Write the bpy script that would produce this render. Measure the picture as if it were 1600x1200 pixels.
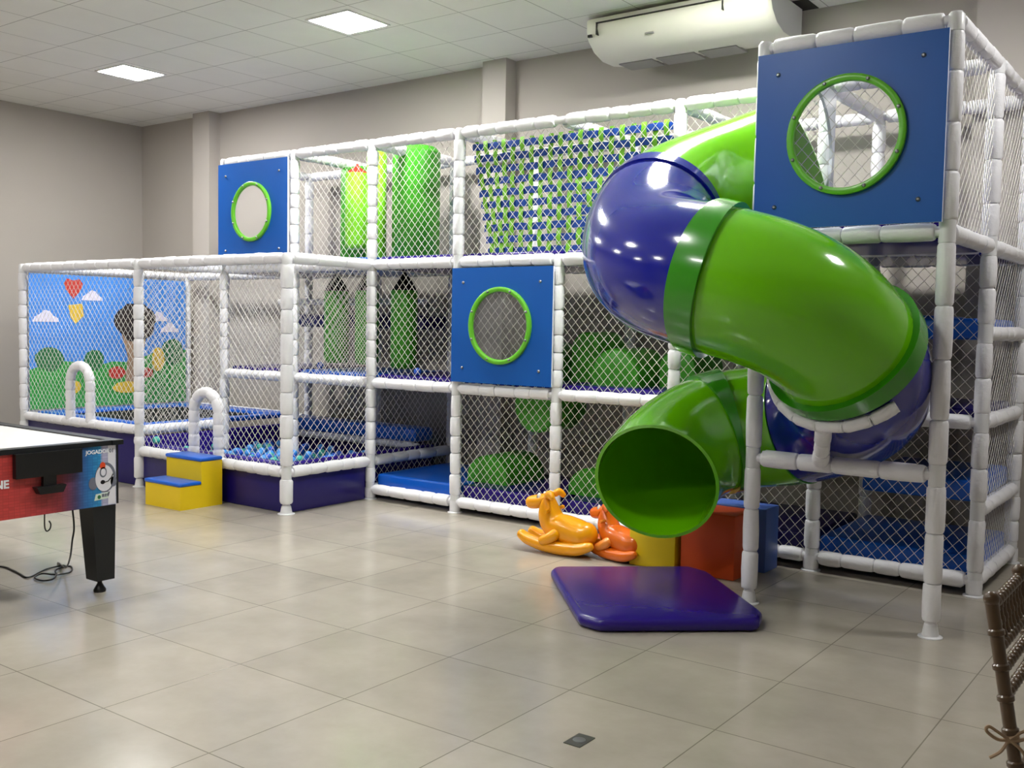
import bpy, math, random
from math import sin, cos, pi, sqrt, radians
from mathutils import Vector, Matrix
random.seed(7)
S = bpy.context.scene
for o in list(bpy.data.objects): bpy.data.objects.remove(o)
COL = S.collection

# ------------------------------------------------------------------ camera, world, exposure
cam_data = bpy.data.cameras.new('camera')
cam = bpy.data.objects.new('camera', cam_data); COL.objects.link(cam)
RX = Vector((0.80522376, 0.59272298, 0.01715139)); UX = Vector((-0.04892893, 0.03758928, 0.99809469)); FX = Vector((-0.59094895, 0.80452875, -0.05926908))
m = Matrix.Identity(4)
for i in range(3): m[i][0], m[i][1], m[i][2] = RX[i], UX[i], -FX[i]
m.translation = Vector((6.35913, -6.51251, 1.6))
cam.matrix_world = m
cam_data.sensor_width = 36.0; cam_data.lens = 1565.6/1600*36.0; cam_data.clip_start = 0.02
S.camera = cam
S.view_settings.view_transform = 'Standard'; S.view_settings.look = 'None'
S.view_settings.gamma = 1.0; S.view_settings.use_curve_mapping = False
S.view_settings.exposure = 0.0
W = bpy.data.worlds.new('world'); S.world = W; W.use_nodes = True
W.node_tree.nodes['Background'].inputs[0].default_value = (0.55, 0.6, 0.65, 1); W.node_tree.nodes['Background'].inputs[1].default_value = 0.02
LAMP_POWER = 82.0       # emission strength of the ceiling light diffusers
LAMP_POWER_BACK = 165.0 # the row of lights above the playground burns brighter

# ------------------------------------------------------------------ key dimensions (metres)
XA, XM1, X0, X1, X2, X3, X4, X5, X6 = -4.175, -2.076, -1.028, 0.0, 0.997, 2.010, 3.024, 4.074, 5.083
YP, YT, YB = -0.983, -1.030, 1.135           # pen front, slide tower front, back row of posts
ZB, ZP, ZT, ZM, L1, L2, L3 = 0.094, 0.347, 0.541, 0.856, 1.057, 2.113, 3.177
CEIL, WALLY, WALLX = 4.12, 1.36, -5.56

# ------------------------------------------------------------------ materials
def srgb(h):
    h = h.lstrip('#'); c = [int(h[i:i+2], 16)/255 for i in (0, 2, 4)]
    return tuple((x/12.92 if x <= .04045 else ((x+.055)/1.055)**2.4) for x in c)+(1,)
MATS = {}
def mat(name, color, rough=.5, spec=.5, coat=0, noise=0, nscale=8, bump=0, bscale=60, metal=0, emit=0):
    M = bpy.data.materials.new(name); M.use_nodes = True; nt = M.node_tree
    b = nt.nodes['Principled BSDF']; c = srgb(color) if isinstance(color, str) else color
    b.inputs['Base Color'].default_value = c; b.inputs['Roughness'].default_value = rough
    b.inputs['Specular IOR Level'].default_value = spec; b.inputs['Metallic'].default_value = metal
    b.inputs['Coat Weight'].default_value = coat; b.inputs['Coat Roughness'].default_value = .08
    tc = nt.nodes.new('ShaderNodeTexCoord')
    if noise:
        n = nt.nodes.new('ShaderNodeTexNoise'); n.inputs['Scale'].default_value = nscale; n.inputs['Detail'].default_value = 5
        nt.links.new(tc.outputs['Object'], n.inputs['Vector'])
        r = nt.nodes.new('ShaderNodeMixRGB'); r.blend_type = 'MIX'
        r.inputs[1].default_value = tuple(x*(1-noise) for x in c[:3])+(1,); r.inputs[2].default_value = tuple(min(1, x*(1+noise)) for x in c[:3])+(1,)
        nt.links.new(n.outputs['Fac'], r.inputs[0]); nt.links.new(r.outputs[0], b.inputs['Base Color'])
    if bump:
        n2 = nt.nodes.new('ShaderNodeTexNoise'); n2.inputs['Scale'].default_value = bscale; n2.inputs['Detail'].default_value = 3
        nt.links.new(tc.outputs['Object'], n2.inputs['Vector'])
        bp = nt.nodes.new('ShaderNodeBump'); bp.inputs['Strength'].default_value = bump; bp.inputs['Distance'].default_value = .01
        nt.links.new(n2.outputs['Fac'], bp.inputs['Height']); nt.links.new(bp.outputs[0], b.inputs['Normal'])
    if emit:
        b.inputs['Emission Color'].default_value = (1, .985, .95, 1); b.inputs['Emission Strength'].default_value = emit
    MATS[name] = M; return M
mat('foam', '#e9e9ee', .42, .4, noise=.05, nscale=14, bump=.35, bscale=38)
mat('coupling', '#dcdde0', .3, .5, noise=.04)
mat('cord', '#dcd9d2', .6, .3, noise=.05)
mat('panel_blue', '#0555ac', .38, .4, noise=.04, nscale=5)
mat('panel_edge', '#d6dde6', .4)
mat('ring_green', '#62b52c', .3, .5, noise=.05)
mat('slide_green', '#6cc004', .13, .5, coat=.6, noise=.05, nscale=3)
mat('slide_collar', '#2f8a0c', .22, .5, coat=.4, noise=.05, nscale=4)
mat('slide_blue', '#0d188c', .13, .5, coat=.6, noise=.05, nscale=3)
mat('vinyl_purple', '#26107a', .27, .5, noise=.08, nscale=6, bump=.1, bscale=14)
mat('vinyl_navy', '#180c60', .33, .5, noise=.08, nscale=6, bump=.08, bscale=14)
mat('vinyl_blue', '#0b5cc8', .28, .5, noise=.06, nscale=6, bump=.1, bscale=14)
mat('vinyl_green', '#3f9f22', .38, .45, noise=.08, nscale=6, bump=.08, bscale=16)
mat('vinyl_lime', '#86d82c', .38, .45, noise=.06, nscale=6)
mat('vinyl_yellow', '#e6c510', .42, .45, noise=.05, nscale=6, bump=.06, bscale=14)
mat('vinyl_orange', '#d8501c', .42, .4, noise=.06, nscale=6)
mat('vinyl_slate', '#4766b4', .42, .4, noise=.06, nscale=6)
mat('strap_blue', '#10419a', .5, .4, noise=.06)
mat('strap_green', '#78bf2e', .5, .4, noise=.06)
mat('red_webbing', '#d02a18', .5)
mat('black_cloth', '#0b0b0c', .7, .2, noise=.1)
mat('black_plastic', '#0d0e10', .38, .45, noise=.1)
mat('table_black', '#14171b', .4, .4, noise=.08)
mat('table_white', '#f4f4f2', .18, .5, noise=.02)
mat('wall_paint', '#b1aba4', .85, .2, noise=.025, nscale=2.5, bump=.05, bscale=90)
mat('column_paint', '#b8b2ac', .85, .2, noise=.025, nscale=2.5, bump=.05, bscale=90)
mat('ac_body', '#e6e4d6', .42, .4, noise=.02)
mat('ac_side', '#c9c9cb', .5, .4, noise=.02)
mat('ac_grille', '#8e8d88', .5)
mat('dark_gap', '#2a2926', .8)
mat('steel', '#8b8d90', .35, .5, metal=.8)
mat('dark_steel', '#5b5a55', .4, .5, metal=.6, noise=.1)
mat('diffuser', '#ffffff', .5, emit=LAMP_POWER)
mat('diffuser_bright', '#ffffff', .5, emit=LAMP_POWER_BACK)
mat('lamp_frame', '#e8e8e6', .5)
mat('banner_sky', '#3f86dc', .5, noise=.10, nscale=2.2)
mat('banner_cloud', '#d8d4ea', .5, noise=.05)
mat('banner_hill', '#2f9440', .5, noise=.18, nscale=5)
mat('banner_hill_dark', '#1f6a3c', .5, noise=.15, nscale=6)
mat('banner_red', '#b8352c', .5, noise=.1)
mat('banner_dark', '#2c2526', .5, noise=.1)
mat('banner_tan', '#a58a72', .5, noise=.12)
mat('banner_yellow', '#dcb83a', .5, noise=.1)
mat('rocker_yellow', '#f2a208', .25, .5, coat=.3, noise=.04)
mat('rocker_orange', '#de6a14', .25, .5, coat=.3, noise=.04)
mat('rocker_pale', '#f09038', .25, .5, coat=.3)
mat('eye_white', '#f2efe6', .3)
mat('ball_blue', '#3f8fd8', .3, .5)
mat('ball_teal', '#3fb0a0', .3, .5)
mat('ball_deep', '#2158c8', .3, .5)
mat('chair_bronze', '#4e3a24', .32, .5, coat=.2, noise=.15, nscale=20)
mat('chair_cushion', '#d8d2c4', .8, noise=.05)
mat('ribbon', '#9c8266', .6, noise=.05)
mat('art_white', '#d9d9e2', .4, noise=.05)
mat('art_grey', '#6b6f7e', .4)
mat('art_orange', '#d8481c', .4)
mat('art_text', '#eef2f6', .4)
mat('art_pale', '#cfe0d0', .4)

def glass_mat():
    M = bpy.data.materials.new('acrylic'); M.use_nodes = True; nt = M.node_tree; nt.nodes.clear()
    out = nt.nodes.new('ShaderNodeOutputMaterial'); mx = nt.nodes.new('ShaderNodeMixShader'); tr = nt.nodes.new('ShaderNodeBsdfTransparent')
    pb = nt.nodes.new('ShaderNodeBsdfPrincipled'); pb.inputs['Base Color'].default_value = (.7, .7, .7, 1); pb.inputs['Roughness'].default_value = .12
    tr.inputs[0].default_value = (.97, .97, .97, 1); mx.inputs[0].default_value = .13
    nt.links.new(tr.outputs[0], mx.inputs[1]); nt.links.new(pb.outputs[0], mx.inputs[2]); nt.links.new(mx.outputs[0], out.inputs[0])
    MATS['acrylic'] = M
glass_mat()

def grid_mat(name, sx, sy, ox, oy, line, base, grout, rough, cloud, spec=.5, bumpy=False):
    M = bpy.data.materials.new(name); M.use_nodes = True; nt = M.node_tree; N = nt.nodes; Lk = nt.links
    b = N['Principled BSDF']; tc = N.new('ShaderNodeTexCoord'); mp = N.new('ShaderNodeMapping')
    mp.inputs['Location'].default_value = (-ox, -oy, 0); Lk.new(tc.outputs['Object'], mp.inputs['Vector'])
    br = N.new('ShaderNodeTexBrick'); br.offset = 0; br.squash = 1
    br.inputs['Scale'].default_value = 1; br.inputs['Brick Width'].default_value = sx; br.inputs['Row Height'].default_value = sy
    br.inputs['Mortar Size'].default_value = line; br.inputs['Mortar Smooth'].default_value = .1; br.inputs['Bias'].default_value = 0
    base = srgb(base); g = srgb(grout)
    br.inputs['Color1'].default_value = tuple(x*(1-cloud*.25) for x in base[:3])+(1,); br.inputs['Color2'].default_value = tuple(x*(1+cloud*.25) for x in base[:3])+(1,)
    br.inputs['Mortar'].default_value = g
    Lk.new(mp.outputs[0], br.inputs['Vector'])
    n = N.new('ShaderNodeTexNoise'); n.inputs['Scale'].default_value = 2.1; n.inputs['Detail'].default_value = 6; n.inputs['Roughness'].default_value = .62
    Lk.new(tc.outputs['Object'], n.inputs['Vector'])
    rmp = N.new('ShaderNodeValToRGB'); rmp.color_ramp.elements[0].position = .3; rmp.color_ramp.elements[1].position = .72
    rmp.color_ramp.elements[0].color = (1-cloud, 1-cloud, 1-cloud*1.1, 1); rmp.color_ramp.elements[1].color = (1+cloud*.5, 1+cloud*.48, 1+cloud*.4, 1)
    Lk.new(n.outputs['Fac'], rmp.inputs[0])
    mu = N.new('ShaderNodeMixRGB'); mu.blend_type = 'MULTIPLY'; mu.inputs[0].default_value = 1
    Lk.new(br.outputs['Color'], mu.inputs[1]); Lk.new(rmp.outputs[0], mu.inputs[2]); Lk.new(mu.outputs[0], b.inputs['Base Color'])
    b.inputs['Roughness'].default_value = rough; b.inputs['Specular IOR Level'].default_value = spec
    bp = N.new('ShaderNodeBump'); bp.inputs['Strength'].default_value = .25; bp.inputs['Distance'].default_value = .004; bp.invert = True
    Lk.new(br.outputs['Fac'], bp.inputs['Height']); Lk.new(bp.outputs[0], b.inputs['Normal'])
    MATS[name] = M
grid_mat('floor_tile', .6905, .6905, 2.645, -2.868, .0028, '#a9a297', '#7e786d', .17, .16, .5)
grid_mat('ceiling_tile', .63, .63, -.2, -.745, .004, '#e9e8e3', '#a5a39d', .8, .03, .2)

def table_art():
    M = bpy.data.materials.new('table_art'); M.use_nodes = True; nt = M.node_tree; N = nt.nodes; Lk = nt.links
    b = N['Principled BSDF']; b.inputs['Roughness'].default_value = .35
    tc = N.new('ShaderNodeTexCoord'); sp = N.new('ShaderNodeSeparateXYZ'); Lk.new(tc.outputs['Generated'], sp.inputs[0])
    rp = N.new('ShaderNodeValToRGB'); cr = rp.color_ramp
    cr.elements[0].position = 0; cr.elements[0].color = srgb('#c8403a'); cr.elements[1].position = 1; cr.elements[1].color = srgb('#b9bfd6')
    for p, c in ((.40, '#c0403e'), (.62, '#8e3038'), (.72, '#4a3f66'), (.80, '#2a6fb0'), (.89, '#2f8fc4'), (.905, '#b4b2cf')):
        e = cr.elements.new(p); e.color = srgb(c)
    Lk.new(sp.outputs['Y'], rp.inputs[0])
    br = N.new('ShaderNodeTexBrick'); br.offset = .0; br.inputs['Scale'].default_value = 1; br.inputs['Brick Width'].default_value = .03; br.inputs['Row Height'].default_value = .016
    br.inputs['Mortar Size'].default_value = .0012; br.inputs['Color1'].default_value = (1, 1, 1, 1); br.inputs['Color2'].default_value = (.72, .72, .76, 1); br.inputs['Mortar'].default_value = (.55, .55, .6, 1)
    cb = N.new('ShaderNodeCombineXYZ'); so = N.new('ShaderNodeSeparateXYZ'); Lk.new(tc.outputs['Object'], so.inputs[0])
    Lk.new(so.outputs['Y'], cb.inputs[0]); Lk.new(so.outputs['Z'], cb.inputs[1]); Lk.new(cb.outputs[0], br.inputs['Vector'])
    mu = N.new('ShaderNodeMixRGB'); mu.blend_type = 'MULTIPLY'; mu.inputs[0].default_value = .8
    Lk.new(rp.outputs[0], mu.inputs[1]); Lk.new(br.outputs[0], mu.inputs[2]); Lk.new(mu.outputs[0], b.inputs['Base Color'])
    MATS['table_art'] = M
table_art()

# ------------------------------------------------------------------ object helpers
ORG = {}
def empty(name, loc, label, cat, group=None):
    o = bpy.data.objects.new(name, None); COL.objects.link(o); o.location = loc; o.empty_display_size = .1
    ORG[o.name] = Vector(loc); tag(o, label, cat, group); return o
def tag(o, label=None, cat=None, group=None, kind=None):
    if label: o['label'] = label
    if cat: o['category'] = cat
    if group: o['group'] = group
    if kind: o['kind'] = kind
    return o
class MB:
    def __init__(s): s.v = []; s.f = []; s.mi = []; s.cur = 0
    def add(s, vs, fs):
        n = len(s.v); s.v += [tuple(v) for v in vs]; s.f += [tuple(i+n for i in f) for f in fs]; s.mi += [s.cur]*len(fs); return s
    def box(s, a, b, bev=0):
        x0, y0, z0 = a; x1, y1, z1 = b
        if bev <= 0:
            return s.add([(x0,y0,z0),(x1,y0,z0),(x1,y1,z0),(x0,y1,z0),(x0,y0,z1),(x1,y0,z1),(x1,y1,z1),(x0,y1,z1)],
                [(3,2,1,0),(4,5,6,7),(0,1,5,4),(1,2,6,5),(2,3,7,6),(3,0,4,7)])
        return s.prism([(x0,y0),(x1,y0),(x1,y1),(x0,y1)], z0, z1, bev)
    def prism(s, poly, z0, z1, bev=0, M=None):
        """polygon (counter-clockwise) swept in z with rounded corners and rounded top and bottom edges"""
        def inset(d, e):
            # shrink polygon by e with corner cut d
            n = len(poly); out = []
            for i in range(n):
                p = Vector(poly[i]); a = Vector(poly[i-1]); c = Vector(poly[(i+1) % n])
                u = (a-p).normalized(); w = (c-p).normalized()
                sn = abs(u.x*w.y-u.y*w.x); sn = max(sn, .2)
                q = p+(u+w)*(e/sn)
                for t in (0, .5, 1):
                    pu = q+u*d*(1-t)*.9+w*d*t*.9 if t != .5 else q+(u+w)*d*.22
                    out.append((pu.x, pu.y))
            return out
        if bev <= 0:
            rings = [(poly, z0), (poly, z1)]
        else:
            rings = []
            for k in range(4):
                a = k/3*pi/2; rings.append((inset(bev, bev*(1-sin(a))), z0+bev*(1-cos(a))))
            for k in range(4):
                a = k/3*pi/2; rings.append((inset(bev, bev*(1-cos(a))), z1-bev*(1-sin(a))))
        n = len(rings[0][0]); vs = [(p[0], p[1], z) for r, z in rings for p in r]; fs = []
        for k in range(len(rings)-1):
            for i in range(n):
                j = (i+1) % n; fs.append((k*n+i, k*n+j, (k+1)*n+j, (k+1)*n+i))
        fs.append(tuple(reversed(range(n)))); fs.append(tuple(range((len(rings)-1)*n, len(rings)*n)))
        if M: vs = [tuple(M @ Vector(v)) for v in vs]
        return s.add(vs, fs)
    def lathe(s, p0, p1, prof, n=12, caps=True):
        """prof: list of (distance along axis, radius)"""
        p0 = Vector(p0); d = (Vector(p1)-p0).normalized(); a = d.orthogonal().normalized(); b = d.cross(a)
        vs = []; fs = []
        for t, r in prof:
            for k in range(n):
                th = 2*pi*k/n; vs.append(p0+d*t+(a*cos(th)+b*sin(th))*r)
        for i in range(len(prof)-1):
            for k in range(n):
                j = (k+1) % n; fs.append((i*n+k, i*n+j, (i+1)*n+j, (i+1)*n+k))
        if caps: fs.append(tuple(reversed(range(n)))); fs.append(tuple(range((len(prof)-1)*n, len(prof)*n)))
        return s.add(vs, fs)
    def cyl(s, p0, p1, r, n=12):
        return s.lathe(p0, p1, [(0, r), ((Vector(p1)-Vector(p0)).length, r)], n)
    def tube(s, pts, r, n=8, closed=False):
        pts = [Vector(p) for p in pts]; N = len(pts); vs = []; fs = []; up = None
        for i, p in enumerate(pts):
            a = pts[i-1] if (i > 0 or closed) else p; c = pts[(i+1) % N] if (i < N-1 or closed) else p
            t = (c-a).normalized()
            if up is None: up = t.orthogonal().normalized()
            up = (up-t*up.dot(t)).normalized(); b = t.cross(up)
            rr = r(i/(N-1)) if callable(r) else r
            for k in range(n):
                th = 2*pi*k/n; vs.append(p+(up*cos(th)+b*sin(th))*rr)
        for i in range(N if closed else N-1):
            i2 = (i+1) % N
            for k in range(n):
                j = (k+1) % n; fs.append((i*n+k, i*n+j, i2*n+j, i2*n+k))
        if not closed: fs.append(tuple(reversed(range(n)))); fs.append(tuple(range((N-1)*n, N*n)))
        return s.add(vs, fs)
    def sphere(s, c, r, n=12, m_=8, M=None):
        rx, ry, rz = (r, r, r) if not isinstance(r, tuple) else r; vs = []; fs = []
        for i in range(m_+1):
            ph = pi*i/m_
            for k in range(n):
                th = 2*pi*k/n; v = Vector((rx*sin(ph)*cos(th), ry*sin(ph)*sin(th), rz*cos(ph)))
                if M: v = M @ v
                vs.append(v+Vector(c))
        for i in range(m_):
            for k in range(n):
                j = (k+1) % n; fs.append((i*n+k, (i+1)*n+k, (i+1)*n+j, i*n+j))
        return s.add(vs, fs)
    def build(s, name, material, parent=None, smooth=True, label=None, angle=40):
        V = [Vector(v) for v in s.v]
        lo = Vector((min(v.x for v in V), min(v.y for v in V), min(v.z for v in V))); hi = Vector((max(v.x for v in V), max(v.y for v in V), max(v.z for v in V)))
        org = Vector(((lo.x+hi.x)/2, (lo.y+hi.y)/2, lo.z))
        me = bpy.data.meshes.new(name); me.from_pydata([tuple(v-org) for v in V], [], s.f); 
        ms = material if isinstance(material, (list, tuple)) else [material]
        for q in ms: me.materials.append(MATS[q])
        if len(ms) > 1:
            for p, i in zip(me.polygons, s.mi): p.material_index = i
        me.validate(); me.update()
        if smooth:
            me.polygons.foreach_set('use_smooth', [True]*len(me.polygons))
            try: me.set_sharp_from_angle(angle=radians(angle))
            except Exception: pass
        o = bpy.data.objects.new(name, me); COL.objects.link(o)
        if parent is not None:
            o.parent = parent; o.location = org-ORG[parent.name]
        else: o.location = org
        ORG[o.name] = org
        if label: o['label'] = label
        return o
def copy_tree(o, delta, label=None, group=None):
    def rec(src, par):
        c = src.copy(); COL.objects.link(c)
        if par is not None: c.parent = par
        for ch in src.children: rec(ch, c)
        return c
    c = rec(o, None); c.location = Vector(o.location)+Vector(delta)
    if label: c['label'] = label
    if group: c['group'] = group
    return c

# ------------------------------------------------------------------ the room
def structure(mb, name, material, smooth=False):
    o = mb.build(name, material, smooth=smooth); o['kind'] = 'structure'; return o
XR, YF = 9.5, -11.0
def flat(vs): 
    b = MB(); b.add(vs, [tuple(range(len(vs)))]); return b
def world_origin(o):
    # keep object coordinates equal to world coordinates so that tile grids line up
    off = o.location.copy()
    for v in o.data.vertices: v.co += off
    o.location = (0, 0, 0); return o
world_origin(structure(MB().box((WALLX-.2, YF-.2, -.1), (XR+.2, WALLY+.2, 0)), 'floor', 'floor_tile'))
world_origin(structure(MB().box((WALLX-.2, YF-.2, CEIL), (XR+.2, WALLY+.2, CEIL+.1)), 'ceiling', 'ceiling_tile'))
structure(MB().box((WALLX, WALLY, 0), (XR, WALLY+.15, CEIL)), 'wall_back', 'wall_paint')
structure(MB().box((WALLX-.15, YF, 0), (WALLX, WALLY+.15, CEIL)), 'wall_left', 'wall_paint')
structure(MB().box((XR, YF, 0), (XR+.15, WALLY+.15, CEIL)), 'wall_right', 'wall_paint')
structure(MB().box((WALLX, YF-.15, 0), (XR, YF, CEIL)), 'wall_front', 'wall_paint')
structure(MB().box((-4.25, 1.2, 0), (-3.93, WALLY, CEIL)), 'trim_1', 'column_paint')
structure(MB().box((.28, 1.2, 0), (.56, WALLY, CEIL)), 'trim_2', 'column_paint')
structure(MB().box((4.70, 1.2, 0), (5.02, WALLY, CEIL)), 'trim_3', 'column_paint')

# ceiling lights
def ceiling_light(x, y, label, dm='diffuser'):
    t = empty('ceiling_light', (x, y, CEIL-.012), label, 'light', 'square ceiling lights')
    w = .25
    fr = MB()
    for a, b in (((x-w, y-w), (x+w, y-w+.02)), ((x-w, y+w-.02), (x+w, y+w)), ((x-w, y-w+.02), (x-w+.02, y+w-.02)), ((x+w-.02, y-w+.02), (x+w, y+w-.02))):
        fr.box((a[0], a[1], CEIL-.012), (b[0], b[1], CEIL-.0005))
    fr.build('frame', 'lamp_frame', t, smooth=False)
    MB().box((x-w+.02, y-w+.02, CEIL-.008), (x+w-.02, y+w-.02, CEIL-.0005)).build('diffuser', dm, t, smooth=False)
    return t
lights = []
for j, y in enumerate((-.43, -3.58, -6.73)):
    for i, x in enumerate((-3.035, .115, 3.265, 6.415)):
        if i == 3 and j != 0: continue  # only lamp in the last column: unseen, added to brighten the tower's right side
        lab = 'square white ceiling light glowing overhead, outside the picture'
        if j == 0 and i == 0: lab = 'glowing square ceiling light nearest the left corner of the room'
        if j == 0 and i == 1: lab = 'glowing square ceiling light above the blue window panel, nearer the air conditioner'
        ceiling_light(x, y, lab, 'diffuser_bright' if j == 0 and i < 3 else 'diffuser')

# ------------------------------------------------------------------ foam-sleeved tube frame
RF = .047
def sleeve(mb, p0, p1, r=RF, bead=.17, n=12, gap=.055):
    p0 = Vector(p0); p1 = Vector(p1); d = p1-p0; Ln = d.length; u = d/Ln
    a = p0+u*gap; ln = Ln-2*gap
    k = max(1, round(ln/bead)); prof = []
    t = gap
    ws = [random.uniform(.8, 1.2) for _ in range(k)]; sw = sum(ws)
    for w in ws:
        b = ln*w/sw; q = r*random.uniform(.96, 1.05)
        prof += [(t, q*.68), (t+.005, q*.90), (t+.02, q), (t+b*.5, q*1.02), (t+b-.02, q), (t+b-.005, q*.90), (t+b, q*.68)]
        t += b
    i0 = len(mb.v); mb.lathe(p0, p1, prof, n)
    for i in range(i0, len(mb.v)):
        v = mb.v[i]; mb.v[i] = (v[0]+random.gauss(0, .0012), v[1]+random.gauss(0, .0012), v[2]+random.gauss(0, .0012))
    # bare tube shows at both ends
    mb.lathe(p0, p1, [(0, .030), (Ln, .030)], 10)
def post(parent, x, y, z1, cuts, r=RF, bead=.17):
    b = MB(); zs = [0.05]+[c for c in cuts if c < z1-.05]+[z1]
    zs[0] = .03
    for i in range(len(zs)-1): sleeve(b, (x, y, zs[i]), (x, y, zs[i+1]), r, bead)
    o = b.build('post', 'foam', parent)
    f = MB(); f.lathe((x, y, 0), (x, y, .1), [(0, r*1.35), (.006, r*1.35), (.012, r*.95), (.07, r*.72)], 14)
    f.build('foot', 'coupling', o)
    for z in zs[1:]:
        c = MB(); c.lathe((x, y, z-.06), (x, y, z+.06), [(0, .036), (.004, .042), (.116, .042), (.12, .036)] if z < z1-.01 else [(0, .036), (.004, .042), (.085, .042), (.1, .03)], 12)
        c.build('clamp', 'coupling', o)
    return o
def beam(parent, p0, p1, r=RF, bead=.17, name='beam'):
    b = MB(); sleeve(b, p0, p1, r, bead); return b.build(name, 'foam', parent)

def net(parent, o, u, w, U, V, pitch=.0745, r=.0019, sag=.004):
    """diamond cord net in the rectangle o + s*u + t*w, 0<s<U, 0<t<V"""
    o = Vector(o); u = Vector(u).normalized(); w = Vector(w).normalized(); nrm = u.cross(w)
    b = MB(); ph = random.random()*pitch
    hx, hy = pitch/2, pitch/2*1.09
    k = hy/hx
    for sgn in (1, -1):
        # lines t = sgn*k*(s - c)
        c0 = -V/k if sgn > 0 else 0; c1 = U if sgn > 0 else U+V/k
        c = c0+ph*.5
        while c < c1:
            s0, s1 = (max(0, c), min(U, c+V/k)) if sgn > 0 else (max(0, c-V/k), min(U, c))
            if s1-s0 > .01:
                pts = []
                nseg = max(1, int((s1-s0)/.26))
                for i in range(nseg+1):
                    s = s0+(s1-s0)*i/nseg; t = sgn*k*(s-c)
                    e = sin(pi*min(1, max(0, s/U)))*sin(pi*min(1, max(0, t/V)))
                    j = 0 if i in (0, nseg) else 1
                    pts.append(o+u*(s+j*random.uniform(-sag, sag)*.6)+w*(t+j*random.uniform(-sag, sag)*.6)+nrm*(e*.012+sgn*.0012))
                b.tube(pts, r, 4)
            c += pitch
    return b.build('safety_net', 'cord', parent, smooth=True)
def net_y(parent, xa, xb, y, za, zb, m_=.03, **k): return net(parent, (xa+m_, y, za+m_), (1, 0, 0), (0, 0, 1), xb-xa-2*m_, zb-za-2*m_, **k)
def net_x(parent, x, ya, yb, za, zb, m_=.03, **k): return net(parent, (x, ya+m_, za+m_), (0, 1, 0), (0, 0, 1), yb-ya-2*m_, zb-za-2*m_, **k)

def window_panel(parent, xa, xb, y, za, zb, rr=.305, pane=True):
    cx, cz = (xa+xb)/2, (za+zb)/2; n = 48; y0, y1 = y-.009, y+.009
    b = MB(); ri = rr-.02
    circ = [(cx+ri*cos(2*pi*k/n), cz+ri*sin(2*pi*k/n)) for k in range(n)]
    sq = []
    for k in range(n):
        a = 2*pi*k/n; ca, sa = cos(a), sin(a); hw, hh = (xb-xa)/2, (zb-za)/2
        q = min(hw/abs(ca) if abs(ca) > 1e-6 else 9, hh/abs(sa) if abs(sa) > 1e-6 else 9); sq.append((cx+q*ca, cz+q*sa))
    # make corners exact
    for sx, sz in ((1, 1), (-1, 1), (-1, -1), (1, -1)):
        tgt = (cx+sx*(xb-xa)/2, cz+sz*(zb-za)/2); i = min(range(n), key=lambda i: (sq[i][0]-tgt[0])**2+(sq[i][1]-tgt[1])**2); sq[i] = tgt
    vs = [(p[0], y0, p[1]) for p in circ]+[(p[0], y0, p[1]) for p in sq]+[(p[0], y1, p[1]) for p in circ]+[(p[0], y1, p[1]) for p in sq]
    fr, ed = [], []
    for i in range(n):
        j = (i+1) % n; fr += [(i, j, n+j, n+i)[::-1], (2*n+i, 2*n+j, 3*n+j, 3*n+i)]; ed += [(n+i, n+j, 3*n+j, 3*n+i), (i, j, 2*n+j, 2*n+i)]
    i0 = len(b.v); b.add(vs, fr); b.cur = 1; b.f += [tuple(q) for q in ed]; b.mi += [1]*len(ed)
    p = b.build('window_panel', ['panel_blue', 'panel_edge'], parent, smooth=False)
    r_ = MB(); prof = [(-.0, rr-.038), (-.022, rr-.036), (-.026, rr-.03), (-.026, rr-.006), (-.022, rr), (0, rr)]
    vs = []; fs = []
    for dy, r in prof:
        for k in range(n): a = 2*pi*k/n; vs.append((cx+r*cos(a), y0+dy, cz+r*sin(a)))
    for i in range(len(prof)-1):
        for k in range(n): j = (k+1) % n; fs.append((i*n+k, (i+1)*n+k, (i+1)*n+j, i*n+j))
    r_.add(vs, fs); r_.build('window_ring', 'ring_green', p, label='green ring round the porthole')
    d = MB(); vs = []; fs = []; rp = rr-.032; rows = 6
    for i in range(rows+1):
        q = 1-i/rows
        for k in range(n): a = 2*pi*k/n; vs.append((cx+rp*q*cos(a), y0-.004-.03*(1-q*q), cz+rp*q*sin(a)))
    for i in range(rows):
        for k in range(n): j = (k+1) % n; fs.append((i*n+k, (i+1)*n+k, (i+1)*n+j, i*n+j))
    d.add(vs, fs); d.build('window_pane', 'acrylic', p, label='clear domed porthole pane')
    for k in range(8):
        a = 2*pi*(k+.5)/8; bx, bz = cx+(rr-.018)*cos(a), cz+(rr-.018)*sin(a)
        MB().lathe((bx, y0-.026, bz), (bx, y0-.04, bz), [(0, .011), (.006, .010), (.010, .005)], 8).build('bolt', 'steel', p)
    for sx in (-1, 1):
        for sz in (-1, 1):
            bx, bz = cx+sx*((xb-xa)/2-.12), cz+sz*((zb-za)/2-.12)
            MB().lathe((bx, y0, bz), (bx, y0-.014, bz), [(0, .013), (.006, .012), (.012, .006)], 8).build('bolt', 'steel', p)
    return p

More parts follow.
